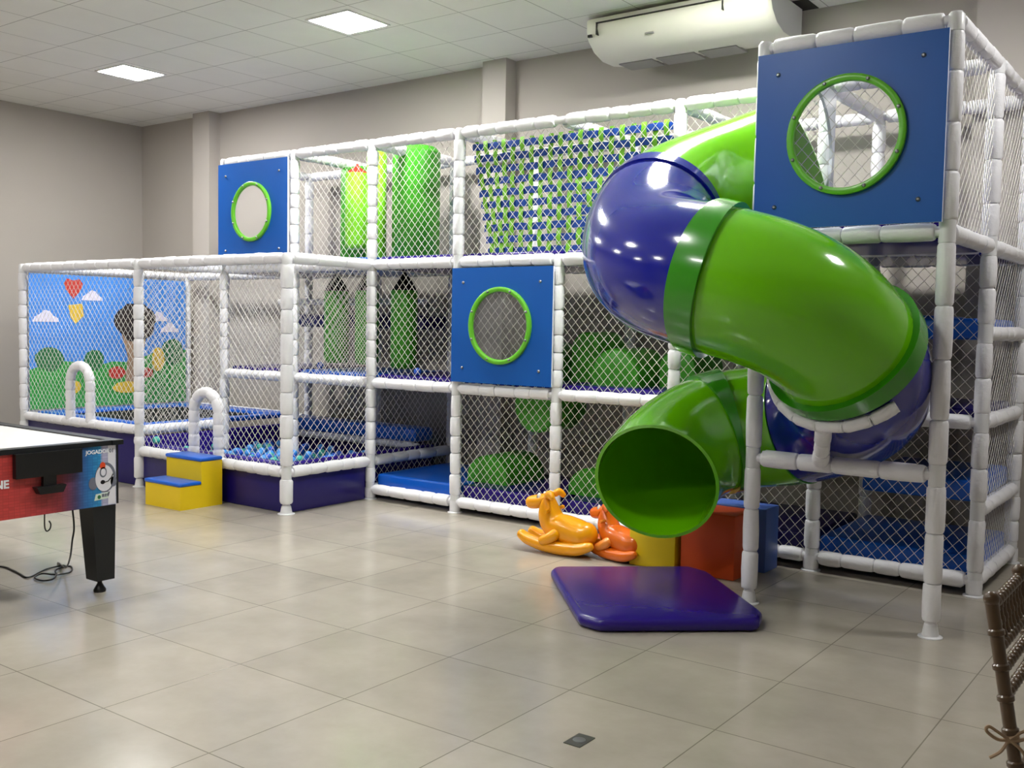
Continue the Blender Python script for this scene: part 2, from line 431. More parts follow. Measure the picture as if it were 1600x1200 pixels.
# ---- main climbing frame
MAIN = empty('climbing_frame', ((XM1+X6)/2, .57, 0), 'three storey white foam-wrapped climbing frame with nets along the back wall', 'play structure')
XS = (XM1, X0, X1, X2, X3, X4, X5, X6)
for x in XS:
    cuts = [L1, L2]
    if x == X1: cuts = [ZB, ZP, L1, L2]
    elif x == X6: cuts = [ZB, .525, L1, 1.593, L2]
    elif x > X1: cuts = [ZB, L1, L2]
    post(MAIN, x, 0, L2 if x == X3 else L3, cuts, bead=.17 if x < 4 else .24)
    post(MAIN, x, YB, L3, cuts, bead=.2)
for i in range(len(XS)-1):
    xa, xb = XS[i], XS[i+1]
    for z in (ZB, L1, L2, L3):
        if z == ZB and xa < X1-.1: continue
        beam(MAIN, (xa, 0, z), (xb, 0, z), bead=.19)
        beam(MAIN, (xa, YB, z), (xb, YB, z), bead=.19, name='back_beam')
for x in XS:
    for z in (ZB, L1, L2, L3):
        if z == ZB and x < X1-.1: continue
        beam(MAIN, (x, 0, z), (x, YB, z), bead=.19, name='cross_beam')
beam(MAIN, (X1, 0, ZP), (X1, YB, ZP), bead=.2, name='cross_beam')
for z in (.525, 1.593): beam(MAIN, (X6, 0, z), (X6, YB, z), bead=.2, name='cross_beam')
# nets
for xa, xb in ((X0, X1), (X1, X2), (X2, X4), (X4, X5)): net_y(MAIN, xa, xb, 0, L2, L3)
for xa, xb in ((XM1, X0), (X0, X1), (X1, X2), (X3, X4), (X4, X5), (X5, X6)): net_y(MAIN, xa, xb, 0, L1, L2)
for xa, xb in ((X2, X3), (X3, X4), (X4, X5), (X5, X6)): net_y(MAIN, xa, xb, 0, ZB, L1)
net_y(MAIN, X2, X3, .02, L1, L2)
net_x(MAIN, X1, 0, YB, ZB, L1)
for za, zb in ((ZB, .525), (.525, L1), (L1, 1.593), (1.593, L2), (L2, L3)): net_x(MAIN, X6, 0, YB, za, zb)
# window panels bolted to the front
window_panel(MAIN, XM1-.01, X0-.02, -.062, L2+.055, L3-.03, .29)
window_panel(MAIN, X2-.005, X3-.005, -.062, L1+.06, L2-.055, .312)
# decks
def deck(parent, xa, xb, ya, yb, z, m_, th=.07, name='deck'):
    b = MB(); b.box((xa+.03, ya+.03, z-th*.5), (xb-.03, yb-.03, z+th*.95), .022); return b.build(name, m_, parent)
dk = {L1: {XM1: 'vinyl_purple', X0: 'vinyl_blue', X1: 'vinyl_purple', X2: 'vinyl_purple', X3: 'vinyl_purple', X4: 'vinyl_purple', X5: 'vinyl_navy'},
      L2: {XM1: 'vinyl_purple', X0: 'vinyl_blue', X1: 'vinyl_purple', X2: 'vinyl_purple', X3: 'vinyl_purple', X4: 'vinyl_purple', X5: 'vinyl_purple'},
      ZB+.03: {X1: 'vinyl_blue', X2: 'vinyl_purple', X3: 'vinyl_purple', X4: 'vinyl_navy', X5: 'vinyl_blue'}}
for z, row in dk.items():
    for xa, mm in row.items():
        xb = XS[XS.index(xa)+1]
        deck(MAIN, xa, xb, .03, YB-.03, z, mm, .11 if z < .2 else .08)
deck(MAIN, X5+.25, X6, .08, YB-.03, .60, 'vinyl_blue', .09, 'half_deck')
deck(MAIN, X5, X6-.3, .35, YB-.03, 1.62, 'vinyl_blue', .09, 'half_deck')
deck(MAIN, X6-.5, X6, .05, YB-.03, 1.60, 'vinyl_blue', .09, 'half_deck')
deck(MAIN, XM1, X1, .72, YB-.03, 1.585, 'vinyl_navy', .09, 'half_deck')
beam(MAIN, (XM1, .72, 1.80), (X1, .72, 1.80), r=.036, name='back_beam')

# ---- slide tower standing forward of the frame
TOW = empty('slide_tower', ((X5+X6)/2, YT, 0), 'white foam-wrapped tower standing out in front, carrying the tube slide', 'play structure')
for x in (X5, X6): post(TOW, x, YT, L3, [ZM, L2], r=.046, bead=.255)
for z in (L2, L3):
    beam(TOW, (X5, YT, z), (X6, YT, z), r=.046, bead=.24)
    for x in (X5, X6): beam(TOW, (x, YT, z), (x, 0, z), r=.046, bead=.24)
beam(TOW, (X5, YT, ZM), (X6, YT, ZM), r=.048, bead=.24)
deck(TOW, X5, X6, YT+.03, -.03, L2, 'vinyl_purple', .08)
net_x(TOW, X6, YT, 0, L2, L3, r=.0023)
net_y(TOW, X5, X6, YT+.05, L2, L3)
window_panel(TOW, X5-.012, X6-.012, YT-.064, L2+.045, L3-.052, .318)
# entrance panel with the round slide mouth
b = MB(); n = 40; yc, zc, rr = -.50, 2.69, .40; ya, yb, za, zb = YT+.07, -.06, L2+.06, L3-.06
circ = [(yc+rr*cos(2*pi*k/n), zc+rr*sin(2*pi*k/n)) for k in range(n)]; sq = []
for k in range(n):
    ca, sa = cos(2*pi*k/n), sin(2*pi*k/n)
    q = min([(yb-yc)/ca if ca > 1e-6 else 9, (ya-yc)/ca if ca < -1e-6 else 9, (zb-zc)/sa if sa > 1e-6 else 9, (za-zc)/sa if sa < -1e-6 else 9])
    sq.append((yc+q*ca, zc+q*sa))
for ty in (ya, yb):
    for tz in (za, zb):
        i = min(range(n), key=lambda i: (sq[i][0]-ty)**2+(sq[i][1]-tz)**2); sq[i] = (ty, tz)
vs = [(X5+.06, p[0], p[1]) for p in circ+sq]+[(X5+.08, p[0], p[1]) for p in circ+sq]; fs = []
for i in range(n):
    j = (i+1) % n; fs += [(i, j, n+j, n+i), (2*n+i, 3*n+i, 3*n+j, 2*n+j), (i, 2*n+i, 2*n+j, j), (n+i, n+j, 3*n+j, 3*n+i)]
b.add(vs, fs); b.build('entrance_panel', 'panel_edge', TOW, smooth=False)

# ---- tube slide
KN = [radians(a) for a in (-60, 0, 45, 90, 135, 180, 225, 270, 315, 360, 405, 450)]
ZK = [2.846, 2.629, 2.471, 2.272, 1.980, 1.863, 1.714, 1.388, 1.17, 1.012, 0.94, 0.723]
DK = [.005, .006, .006, .005, .008, .018, .015, -.003, -.008, -.01, -.01, -.043]
XC, YC, RH = 4.072, -1.09, .59
def herm(zk, th):
    n = len(KN); mt = []
    for i in range(n):
        if i == 0: mt.append((zk[1]-zk[0])/(KN[1]-KN[0]))
        elif i == n-1: mt.append((zk[-1]-zk[-2])/(KN[-1]-KN[-2]))
        else:
            h0, h1 = KN[i]-KN[i-1], KN[i+1]-KN[i]
            mt.append(((zk[i]-zk[i-1])/h0*h1+(zk[i+1]-zk[i])/h1*h0)/(h0+h1))
    i = 0
    while i < n-2 and th > KN[i+1]: i += 1
    h = KN[i+1]-KN[i]; u = (th-KN[i])/h
    return (2*u**3-3*u**2+1)*zk[i]+(u**3-2*u**2+u)*h*mt[i]+(-2*u**3+3*u**2)*zk[i+1]+(u**3-u**2)*h*mt[i+1]
def soft(zk, th):
    return sum(w*herm(zk, th+d) for d, w in ((-.34, .1), (-.17, .2), (0, .4), (.17, .2), (.34, .1)))
def scen(th):
    rad = RH+soft(DK, th)
    if th < 0: return Vector((XC-th*(RH+DK[1]), YC+RH+DK[1], soft(ZK, th)))
    return Vector((XC-rad*sin(th), YC+rad*cos(th), soft(ZK, th)))
def sring(th, r, n=56):
    c = scen(th); t = (scen(th+.001)-scen(th-.001)).normalized()
    nn = t.cross(Vector((0, 0, 1))).normalized(); bb = nn.cross(t)
    return [c+(nn*cos(2*pi*k/n)+bb*sin(2*pi*k/n))*r for k in range(n)]
SL = empty('tube_slide', (XC-.3, YC, 0), 'green and blue spiral tube slide winding down from the tower', 'slide')
RS, RE = .384, .370
def srad(th):
    t = min(1, max(0, (th-6.0)/1.5)); return RS+(RE-RS)*t
def stube(name, t0, t1, m_, off=0, th=.012, lip=True):
    n = 56; k = max(3, int((t1-t0)/.06)); b = MB(); R = []
    for i in range(k+1):
        q = t0+(t1-t0)*i/k; R.append((q, srad(q)+off))
    rings = [sring(q, r, n) for q, r in R]+[sring(q, r-th, n) for q, r in reversed(R)]
    vs = [v for r in rings for v in r]; fs = []; N = len(rings)
    for i in range(N):
        i2 = (i+1) % N
        for j in range(n):
            j2 = (j+1) % n; fs.append((i*n+j, i*n+j2, i2*n+j2, i2*n+j))
    b.add(vs, fs); return b.build(name, m_, SL, angle=50)
TH = dict(start=-.02, a=1.569, b=3.205, c=4.424, d=6.15, e=7.0, f=8.08)
stube('tube_section', TH['start'], TH['a'], 'slide_green')
stube('tube_section', TH['a'], TH['b'], 'slide_blue')
stube('tube_section', TH['b'], TH['c'], 'slide_green')
stube('tube_section', TH['c'], TH['d'], 'slide_blue')
stube('tube_section', TH['d'], TH['f'], 'slide_green')
stube('collar', TH['a']-.02, TH['a']+.10, 'slide_blue', .012, .02)
stube('collar', TH['b']-.075, TH['b']+.075, 'slide_collar', .028, .03)
stube('collar', TH['c']-.03, TH['c']+.075, 'slide_collar', .035, .04)
stube('collar', TH['e']-.10, TH['e']+.10, 'slide_collar', .02, .025)
stube('collar', .06, .075, 'slide_green', .004, .006)
stube('collar', TH['d']-.01, TH['d']+.01, 'slide_collar', .006, .008)
stube('exit_rim', TH['f']-.012, TH['f']+.012, 'slide_green', .006, .02)

# cradle under the slide: a curved rest that follows the tube, and a strut down to the tower beam
tc = 4.56; cc = scen(tc); tt = (scen(tc+.001)-scen(tc-.001)).normalized()
nn = tt.cross(Vector((0, 0, 1))).normalized(); dn = -nn.cross(tt); CR = .384+.042
arc = [cc+(nn*cos(a)+dn*sin(a))*CR for a in [radians(40+132*i/7) for i in range(8)]]
top = cc+(nn*cos(radians(92))+dn*sin(radians(92)))*CR
b = MB()
for i in range(7): sleeve(b, arc[i], arc[i+1], .034, .2, gap=.004)
b.build('cradle', 'foam', TOW)
b = MB(); sleeve(b, (4.47, YT, ZM), tuple(top), .044, .16, gap=.03); b.build('strut', 'foam', TOW)

# ---- trampoline pen and ball pit pen
TP = empty('trampoline_pen', ((XA+XM1)/2, YP, 0), 'white foam-wrapped netted cage round the trampoline, left end of the playground', 'play structure')
for (x, y), cuts in (((XA, YP), [ZT]), ((XM1, YP), [ZP, ZT]), ((XA, YB-.08), [ZT])): post(TP, x, y, L2, cuts)
YBk = YB-.08
beam(TP, (XA, YP, L2), (XM1, YP, L2), bead=.19); beam(TP, (XA, YP, ZT), (XM1, YP, ZT), bead=.15)
beam(TP, (XA, YP, L2), (XA, YBk, L2), bead=.14, name='cross_beam'); beam(TP, (XA, YP, ZT), (XA, YBk, ZT), name='cross_beam')
beam(TP, (XM1, YP, L2), (XM1, 0, L2), bead=.15, name='cross_beam'); beam(TP, (XM1, YP, ZT), (XM1, 0, ZT), bead=.22, name='cross_beam')
beam(TP, (XA, YBk, L2), (XM1, YBk, L2), bead=.15, name='back_beam'); beam(TP, (XA, YBk, ZT), (XM1, YBk, ZT), name='back_beam')
net_y(TP, XA, XM1, YP, ZT, L2); net_x(TP, XM1, YP, 0, ZT, L2); net_x(TP, XA, YP, YBk, ZT, L2)
def hoop(parent, xa, xb, y, zb, zt):
    b = MB(); r = (xb-xa)/2; cx = (xa+xb)/2; zc = zt-r; pts = [(xa, y, zb), (xa, y, (zb+zc)/2), (xa, y, zc)]
    for k in range(1, 12): a = pi-pi*k/12; pts.append((cx+r*cos(a), y, zc+r*sin(a)))
    pts += [(xb, y, zc), (xb, y, (zb+zc)/2), (xb, y, zb)]
    # arc-length resample with pinched joints
    P = [Vector(p) for p in pts]; ds = [0]
    for i in range(1, len(P)): ds.append(ds[-1]+(P[i]-P[i-1]).length)
    out = []; rad = []; L = ds[-1]; bead = L/round(L/.105); N = int(L/bead)*7
    for i in range(N+1):
        s = L*i/N; j = max(k for k in range(len(ds)) if ds[k] <= s+1e-9); j = min(j, len(P)-2)
        u = (s-ds[j])/(ds[j+1]-ds[j]); out.append(P[j].lerp(P[j+1], u))
        q = (s/bead) % 1; e = min(q, 1-q); rad.append(.049*(1 if e > .13 else .86))
    b.tube(out, lambda t: rad[int(round(t*N))], 12); return b.build('handle_hoop', 'foam', parent)
hoop(TP, -3.27, -2.905, YP, ZT+.01, 1.115)
b = MB(); b.box((XA+.03, YP+.02, 0.0), (XM1-.03, YP+.08, ZT-.02), .012); b.build('skirt', 'vinyl_navy', TP)
b = MB(); b.box((XM1-.03, YP+.05, 0.0), (XM1+.03, YBk, ZT-.06), .012); b.build('skirt', 'vinyl_purple', TP)

BP = empty('ball_pit_pen', ((XM1+X1)/2, YP, 0), 'white foam-wrapped netted cage of the ball pit with padded purple base', 'play structure')
post(BP, X1, YP, L2, [ZP], r=.053, bead=.21)
beam(BP, (XM1, YP, L2), (X1, YP, L2), bead=.19); beam(BP, (XM1, YP, ZP), (X1, YP, ZP), bead=.15)
beam(BP, (X1, YP, L2), (X1, 0, L2), bead=.3, name='cross_beam'); beam(BP, (X1, YP, ZP), (X1, 0, ZP), bead=.16, name='cross_beam')
net_y(BP, XM1, X1, YP, ZP, L2); net_x(BP, X1, YP, 0, ZP, L2)
hoop(BP, -1.235, -.885, YP, ZP+.01, .955)
b = MB(); b.box((XM1+.04, YP+.015, 0), (X1-.03, YP+.075, ZP-.03), .012); b.build('skirt', 'vinyl_navy', BP)
b = MB(); b.box((X1-.075, YP+.04, 0), (X1-.015, -.05, ZP-.03), .012); b.build('skirt', 'vinyl_navy', BP)
b = MB(); b.box((XM1+.06, YP+.085, 0), (X1-.09, YP+.16, ZP+.06), .02); b.build('inner_pad', 'vinyl_purple', BP)
b = MB(); b.box((X1-.16, YP+.17, 0), (X1-.09, 1.0, ZP+.06), .02); b.build('inner_pad', 'vinyl_purple', BP)
b = MB(); b.box((XM1+.06, YP+.17, 0), (X1-.17, .78, .22), .01); b.build('pit_floor', 'vinyl_navy', BP)
# padded bench along the back of the ball pit
bn = MB(); bn.box((XM1+.05, .80, .43), (X1-.17, YB-.07, .565), .03)
BEN = bn.build('padded_bench', 'vinyl_blue'); tag(BEN, 'blue padded bench running along the back of the ball pit', 'bench')
b = MB(); sleeve(b, (XM1+.05, .835, .39), (X1-.17, .835, .39), .035, .22); b.build('front_rail', 'foam', BEN)
b = MB(); b.box((XM1+.06, .90, 0), (X1-.18, .95, .425), .01); b.build('kick_board', 'vinyl_navy', BEN)

# trampoline
TR = empty('trampoline', ((XA+XM1)/2, .03, 0), 'trampoline with blue edge pads and black bed in front of the printed banner', 'trampoline')
xa, xb, ya, yb = XA+.07, XM1-.07, YP+.1, YBk-.06; pw = .27; zt = ZT+.045
MB().box((xa+pw-.03, ya+pw-.12, zt-.05), (xb-pw+.03, yb-pw+.03, zt-.03)).build('bed', 'black_cloth', TR, smooth=False)
for a, b_ in (((xa, ya, zt-.05), (xb, ya+.13, zt)), ((xa, yb-pw, zt-.05), (xb, yb, zt)), ((xa, ya+.14, zt-.05), (xa+pw, yb-pw-.01, zt)), ((xb-.14, ya+.14, zt-.05), (xb, yb-pw-.01, zt))):
    b = MB(); b.box(a, b_, .02); b.build('edge_pad', 'vinyl_blue', TR)
for x in (xa+.1, xb-.1):
    for y in (ya+.05, yb-.1): MB().cyl((x, y, 0), (x, y, zt-.05), .022).build('leg', 'steel', TR)

# banner with a plain landscape print
xb_ = XA+.075
B = MB(); B.box((xb_-.004, YP+.02, .60), (xb_, YBk-.07, 2.058)); 
BAN = B.build('printed_banner', 'banner_sky', smooth=False); tag(BAN, 'printed banner of blue sky, clouds and green hills behind the trampoline', 'banner')
def motif(name, poly, m_, lift, label=None):
    b = MB(); k = len(poly); x0, x1 = xb_, xb_+lift
    b.add([(x1, p[0], p[1]) for p in poly]+[(x0, p[0], p[1]) for p in poly], [tuple(range(k))]+[(i, k+i, k+(i+1) % k, (i+1) % k) for i in range(k)])
    o = b.build(name, m_, BAN, smooth=False)
    if label: o['label'] = label
    return o
def blob(cy, cz, ry, rz, n=20, wob=0, seed=0):
    R = random.Random(seed); return [(cy+ry*cos(2*pi*k/n)*(1+R.uniform(-wob, wob)), cz+rz*sin(2*pi*k/n)*(1+R.uniform(-wob, wob))) for k in range(n)]
yl, yr = YP+.02, YBk-.07
hill = [(yl, .601), (yr, .601), (yr, 1.22), (.72, 1.27), (.45, 1.16), (.2, 1.09), (0, 1.10), (-.2, 1.05), (-.42, 1.10), (-.62, 1.12), (-.8, 1.08), (yl, 1.03)]
motif('hill', hill, 'banner_hill', .002)
for i, (cy, cz, ry, rz) in enumerate(((-.74, 1.14, .16, .13), (-.22, 1.12, .12, .12), (.80, 1.2, .15, .16))): motif('bush', blob(cy, cz, ry, rz, 18, .08, i), 'banner_hill_dark', .003)
def cloud(cy, cz, w, h): return [(cy-w, cz-h*.4), (cy+w, cz-h*.4), (cy+w*.95, cz), (cy+w*.6, cz+h*.3), (cy+w*.3, cz+h*.9), (cy-w*.1, cz+h), (cy-w*.4, cz+h*.55), (cy-w*.8, cz+h*.2)]
for c in ((-.78, 1.58, .15, .09), (-.24, 1.82, .13, .08), (.60, 1.60, .13, .08), (.76, 1.47, .13, .08)): motif('cloud', cloud(*c), 'banner_cloud', .003)
motif('balloon', [(-.46, 1.80), (-.37, 1.90), (-.35, 1.97), (-.39, 2.02), (-.46, 2.0), (-.53, 2.02), (-.57, 1.97), (-.55, 1.90)], 'banner_red', .003)
motif('kite', [(-.52, 1.73), (-.36, 1.75), (-.34, 1.62), (-.44, 1.52), (-.50, 1.60)], 'banner_yellow', .003)
# a plain tree with a round dark crown, tan trunk and a red and yellow flower bed
motif('tree_trunk', [(.16, .85), (.42, .85), (.40, 1.2), (.46, 1.45), (.12, 1.42), (.2, 1.15)], 'banner_tan', .003)
motif('tree_crown', blob(.30, 1.56, .26, .22, 22, .10, 5), 'banner_dark', .004)
motif('flower_bed', blob(.06, .97, .11, .07, 16, .1, 6), 'banner_red', .005)
motif('flower_bed', blob(.44, .96, .09, .06, 16, .1, 11), 'banner_red', .005)
motif('flower_bed', blob(.18, .80, .17, .07, 16, .1, 7), 'banner_yellow', .005)
motif('flower_bed', blob(.60, 1.12, .09, .14, 16, .1, 8), 'banner_yellow', .005)
motif('flower_bed', blob(-.45, .83, .07, .07, 14, .1, 9), 'banner_yellow', .005)

# ---- woven strap wall behind the front net
SW = empty('woven_strap_wall', ((X2+X4)/2, .09, L2), 'woven climbing wall of blue and green straps on the top storey', 'climbing wall')
def weave(xa, xb, za, zb, ys, nv, nh, lean):
    def vx(i, z):
        t = i/(nv-1); return xa+(xb-xa)*t+max(0, .2-t)*lean*(zb-z)/(zb-za)
    zr = [za+(zb-za)*j/(nh-1) for j in range(nh)]
    for j in range(nh):
        b = MB(); hh = .028; vs = []; n = 0
        for i in range(-1, 2*nv):
            q = i/2; x = vx(max(0, min(nv-1, q)), zr[j])+(-.05 if q < 0 else .04 if q > nv-1 else 0)
            y = ys+.012*cos(pi*(q+j)); z = zr[j]+random.uniform(-.004, .004); n += 1
            vs += [(x, y-.0015, z-hh), (x, y-.0015, z+hh), (x, y+.0015, z+hh), (x, y+.0015, z-hh)]
        fs = [(4*i+k, 4*i+(k+1) % 4, 4*i+4+(k+1) % 4, 4*i+4+k) for i in range(n-1) for k in range(4)]
        b.add(vs, fs); b.build('strap', 'strap_blue', SW, label='blue strap running level')
    for i in range(nv):
        b = MB(); vs = []; n = 0
        for j in range(-1, 2*nh):
            q = j/2; z = zr[0]+(zr[1]-zr[0])*q; x = vx(i, z); y = ys-.012*cos(pi*(i+q)); n += 1; hw = .021
            vs += [(x-hw, y-.0015, z), (x+hw, y-.0015, z), (x+hw, y+.0015, z), (x-hw, y+.0015, z)]
        fs = [(4*a+k, 4*a+4+k, 4*a+4+(k+1) % 4, 4*a+(k+1) % 4) for a in range(n-1) for k in range(4)]
        b.add(vs, fs); b.build('strap', 'strap_green', SW, label='green strap running upright')
weave(X2+.09, X4-.08, L2+.09, L3-.11, .12, 21, 10, .9)
weave(X3-.25, X4+.30, L2+.09, L3-.32, .62, 16, 8, .3)

# ---- soft obstacles inside the frame
def rounded_block(name, x0, x1, y0, y1, z0, z1, m_, label, up=True, group=None, cat='foam block'):
    r = (x1-x0)/2; prof = []; h = z1-z0
    if up:
        k = min(r, h*.8); prof = [(x0, z0), (x1, z0)]+[(x0+r+r*cos(a), z1-k+k*sin(a)) for a in [pi*i/14 for i in range(15)]]
    else:
        k = min(r, h*.9); prof = [(x1, z1), (x0, z1)]+[(x0+r+r*cos(a), z0+k+k*sin(a)) for a in [pi+pi*i/14 for i in range(15)]]
    b = MB(); n = len(prof); e = .03; cx = (x0+x1)/2; cz = (z0+z1)/2
    rings = [(y0, .93), (y0+e*.4, .98), (y0+e, 1), (y1-e, 1), (y1-e*.4, .98), (y1, .93)]
    vs = [(cx+(p[0]-cx)*s, y, (z0 if up else z1)+(p[1]-(z0 if up else z1))*s) for y, s in rings for p in prof]; fs = []
    for i in range(len(rings)-1):
        for k2 in range(n): j = (k2+1) % n; fs.append((i*n+k2, i*n+j, (i+1)*n+j, (i+1)*n+k2))
    fs += [tuple(reversed(range(n))), tuple(range((len(rings)-1)*n, len(rings)*n))]
    b.add(vs, fs); o = b.build(name, m_); tag(o, label, cat, group); return o
G = 'rounded green foam blocks'
fz = .229; mz = L1+.0765
rounded_block('foam_hurdle', .89, 1.34, .28, .85, fz, .47, 'vinyl_green', 'green rounded foam block on the ground floor below the blue porthole panel', True, G)
rounded_block('foam_hurdle', 1.93, 2.38, .3, .85, fz, .46, 'vinyl_green', 'green rounded foam block on the ground floor behind the yellow rocker toy', True, G)
rounded_block('foam_hurdle', 2.16, 2.60, .25, .75, mz, 1.43, 'vinyl_green', 'green rounded foam block on the middle storey left of the slide', True, G)
rounded_block('foam_hurdle', 2.66, 2.98, .45, .95, mz, 1.44, 'vinyl_green', 'green rounded foam block on the middle storey against the slide, right of its twin', True, G)
rounded_block('foam_hurdle', 1.20, 1.72, .45, .95, mz, 1.45, 'vinyl_green', 'green rounded foam block seen through the middle porthole', True, G)
rounded_block('foam_hurdle', 1.78, 2.06, .55, 1.0, mz, 1.55, 'vinyl_green', 'dark green foam block just right of the middle porthole panel', True, G)
rounded_block('hanging_foam_bumper', 1.38, 1.80, .3, .8, .70, L1-.045, 'vinyl_green', 'green half-round foam bumper hanging below the middle blue porthole panel', False, G, 'foam bumper')
def bag(x, y, z0, z1, r, m_, label, ztop, strap='black_cloth', group='hanging punch bags', cone=.16):
    t = empty('punch_bag', (x, y, z0), label, 'punch bag', group)
    h = z1-z0; MB().lathe((x, y, z0), (x, y, z1), [(0, r*.8), (.02, r*.97), (.05, r), (h-.02, r), (h, r*.96)], 20).build('bag', m_, t)
    MB().lathe((x, y, z1), (x, y, ztop), [(0, r*.96), (cone*.5, r*.6), (cone, r*.12), (max(cone+.02, ztop-z1), r*.1)], 16).build('strap', strap, t)
    return t
bag(-.97, .5, 1.19, 1.90, .125, 'vinyl_green', 'green punch bag hanging in the middle storey, leftmost of three', L2-.045)
bag(-.55, .5, 1.19, 1.90, .115, 'vinyl_green', 'green punch bag hanging in the middle storey, half behind the white post', L2-.045)
bag(-.02, .45, 1.17, 1.90, .125, 'vinyl_green', 'green punch bag hanging in shade, rightmost of three in the middle storey', L2-.045)
bag(-.62, .42, 2.30, 3.02, .11, 'vinyl_lime', 'lime punch bag hanging by a red strap on the top storey', L3-.1, 'red_webbing', None, .07)
b = MB(); b.box((-1.06, .62, L2+.077), (-.76, .74, 3.14), .03); tag(b.build('foam_mattress', 'vinyl_green'), 'flat green foam mattress standing on the top storey left of the lime punch bag', 'foam mattress')
b = MB(); b.lathe((-.36, .42, L2+.077), (-.36, .42, 3.12), [(0, .08), (.03, .095), (.99, .095), (1.02, .075)], 20); tag(b.build('foam_roller', 'vinyl_lime'), 'lime upright foam roller beside the large green pad on the top storey', 'foam roller')
b = MB(); b.lathe((-.02, .60, L2+.077), (-.02, .60, 3.13), [(0, .20), (.03, .225), (1.0, .225), (1.05, .18)], 24); tag(b.build('foam_roller', 'vinyl_green'), 'thick dark green upright foam roller on the top storey', 'foam roller')

# ---- balls
bm0 = MB().sphere((0, 0, 0), .036, 12, 8)
ballm = {}
for nme in ('ball_blue', 'ball_teal', 'ball_deep'):
    ob = MB().sphere((0, 0, 0), .036, 12, 8).build('plastic_ball', nme); ballm[nme] = ob.data; bpy.data.objects.remove(ob)
def ball(x, y, z, m_, label, group=None):
    o = bpy.data.objects.new('plastic_ball', ballm[m_]); COL.objects.link(o); o.location = (x, y, z); tag(o, label, 'ball', group); return o
RB = random.Random(3); placed = []
tries = 0
while len(placed) < 210 and tries < 9000:
    tries += 1
    x = RB.uniform(XM1+.12, X1-.22); y = RB.uniform(YP+.21, .50)
    near = [p for p in placed if (p[0]-x)**2+(p[1]-y)**2 < .074**2]
    z = .22
    if near:
        if len(near) > 1 or near[0][2] > .3: continue
        continue
    placed.append((x, y, z))
nb = len(placed)
up = []
for _ in range(9000):
    if len(up) > 70: break
    x = RB.uniform(XM1+.12, X1-.22); y = RB.uniform(YP+.21, .50)
    if any((p[0]-x)**2+(p[1]-y)**2 < .078**2 for p in up): continue
    up.append((x, y, .292))
for i, (x, y, z) in enumerate(placed+up):
    m_ = RB.choice(['ball_blue', 'ball_blue', 'ball_teal', 'ball_deep'])
    lab = {'ball_blue': 'light blue plastic ball lying in the ball pit', 'ball_teal': 'teal plastic ball lying in the ball pit', 'ball_deep': 'deep blue plastic ball lying in the ball pit'}[m_]
    ball(x, y, z, m_, lab, {'ball_blue': 'light blue balls in the ball pit', 'ball_teal': 'teal balls in the ball pit', 'ball_deep': 'deep blue balls in the ball pit'}[m_])
ball(.45, .12, L1+.077, 'ball_deep', 'blue plastic ball on the purple middle deck left of the porthole')
ball(-.93, .25, L1+.077, 'ball_deep', 'blue plastic ball on the blue middle deck, below the leftmost punch bag')
ball(-1.98, YP+.122, ZP+.06, 'ball_teal', 'teal plastic ball on the purple pad rim beside the left post of the ball pit')

# ------------------------------------------------------------------ things on the floor
# foam steps
ST = empty('foam_steps', (-1.0, -1.25, 0), 'yellow foam steps with two blue treads in front of the ball pit', 'steps')
sx0, sx1, sy0, sy1, sy2 = -1.245, -.755, -1.47, -1.26, -1.045
b = MB(); prof = [(sy0, 0), (sy2, 0), (sy2, .39), (sy1, .39), (sy1, .195), (sy0, .195)]
b.add([(sx0, p[0], p[1]) for p in prof]+[(sx1, p[0], p[1]) for p in prof], [(0, 5, 4, 3, 2, 1), (6, 7, 8, 9, 10, 11)]+[(i, (i+1) % 6, 6+(i+1) % 6, 6+i) for i in range(6)])
b.build('body', 'vinyl_yellow', ST, smooth=False)
for (ya, yb, z) in ((sy0-.01, sy1-.002, .196), (sy1-.012, sy2, .391)):
    b = MB(); b.box((sx0-.006, ya, z), (sx1+.006, yb, z+.032), .012); b.build('tread', 'vinyl_blue', ST, label='blue padded tread')
# landing mat
mp = [(2.865, -1.25), (2.885, -1.34), (3.56, -2.07), (3.70, -2.09), (4.35, -1.54), (4.30, -1.37), (3.68, -.74), (3.52, -.69)]
b = MB(); b.prism(mp, .002, .072, .03); tag(b.build('landing_mat', 'vinyl_purple'), 'purple padded landing mat on the floor under the slide exit', 'mat')
# foam cubes
b = MB(); b.box((3.06, -.655, .0), (3.40, -.34, .36), .008); tag(b.build('foam_cube', 'vinyl_yellow'), 'yellow foam block on the floor under the slide mouth', 'foam block')
b = MB(); b.box((3.425, -.625, .0), (3.80, -.31, .415), .008); tag(b.build('foam_cube', 'vinyl_orange'), 'orange foam block beside the front tower post', 'foam block')
b = MB(); b.box((3.46, -.30, .0), (3.875, -.085, .425), .008); tag(b.build('foam_cube', 'vinyl_slate'), 'slate blue foam block standing behind the orange block', 'foam block')

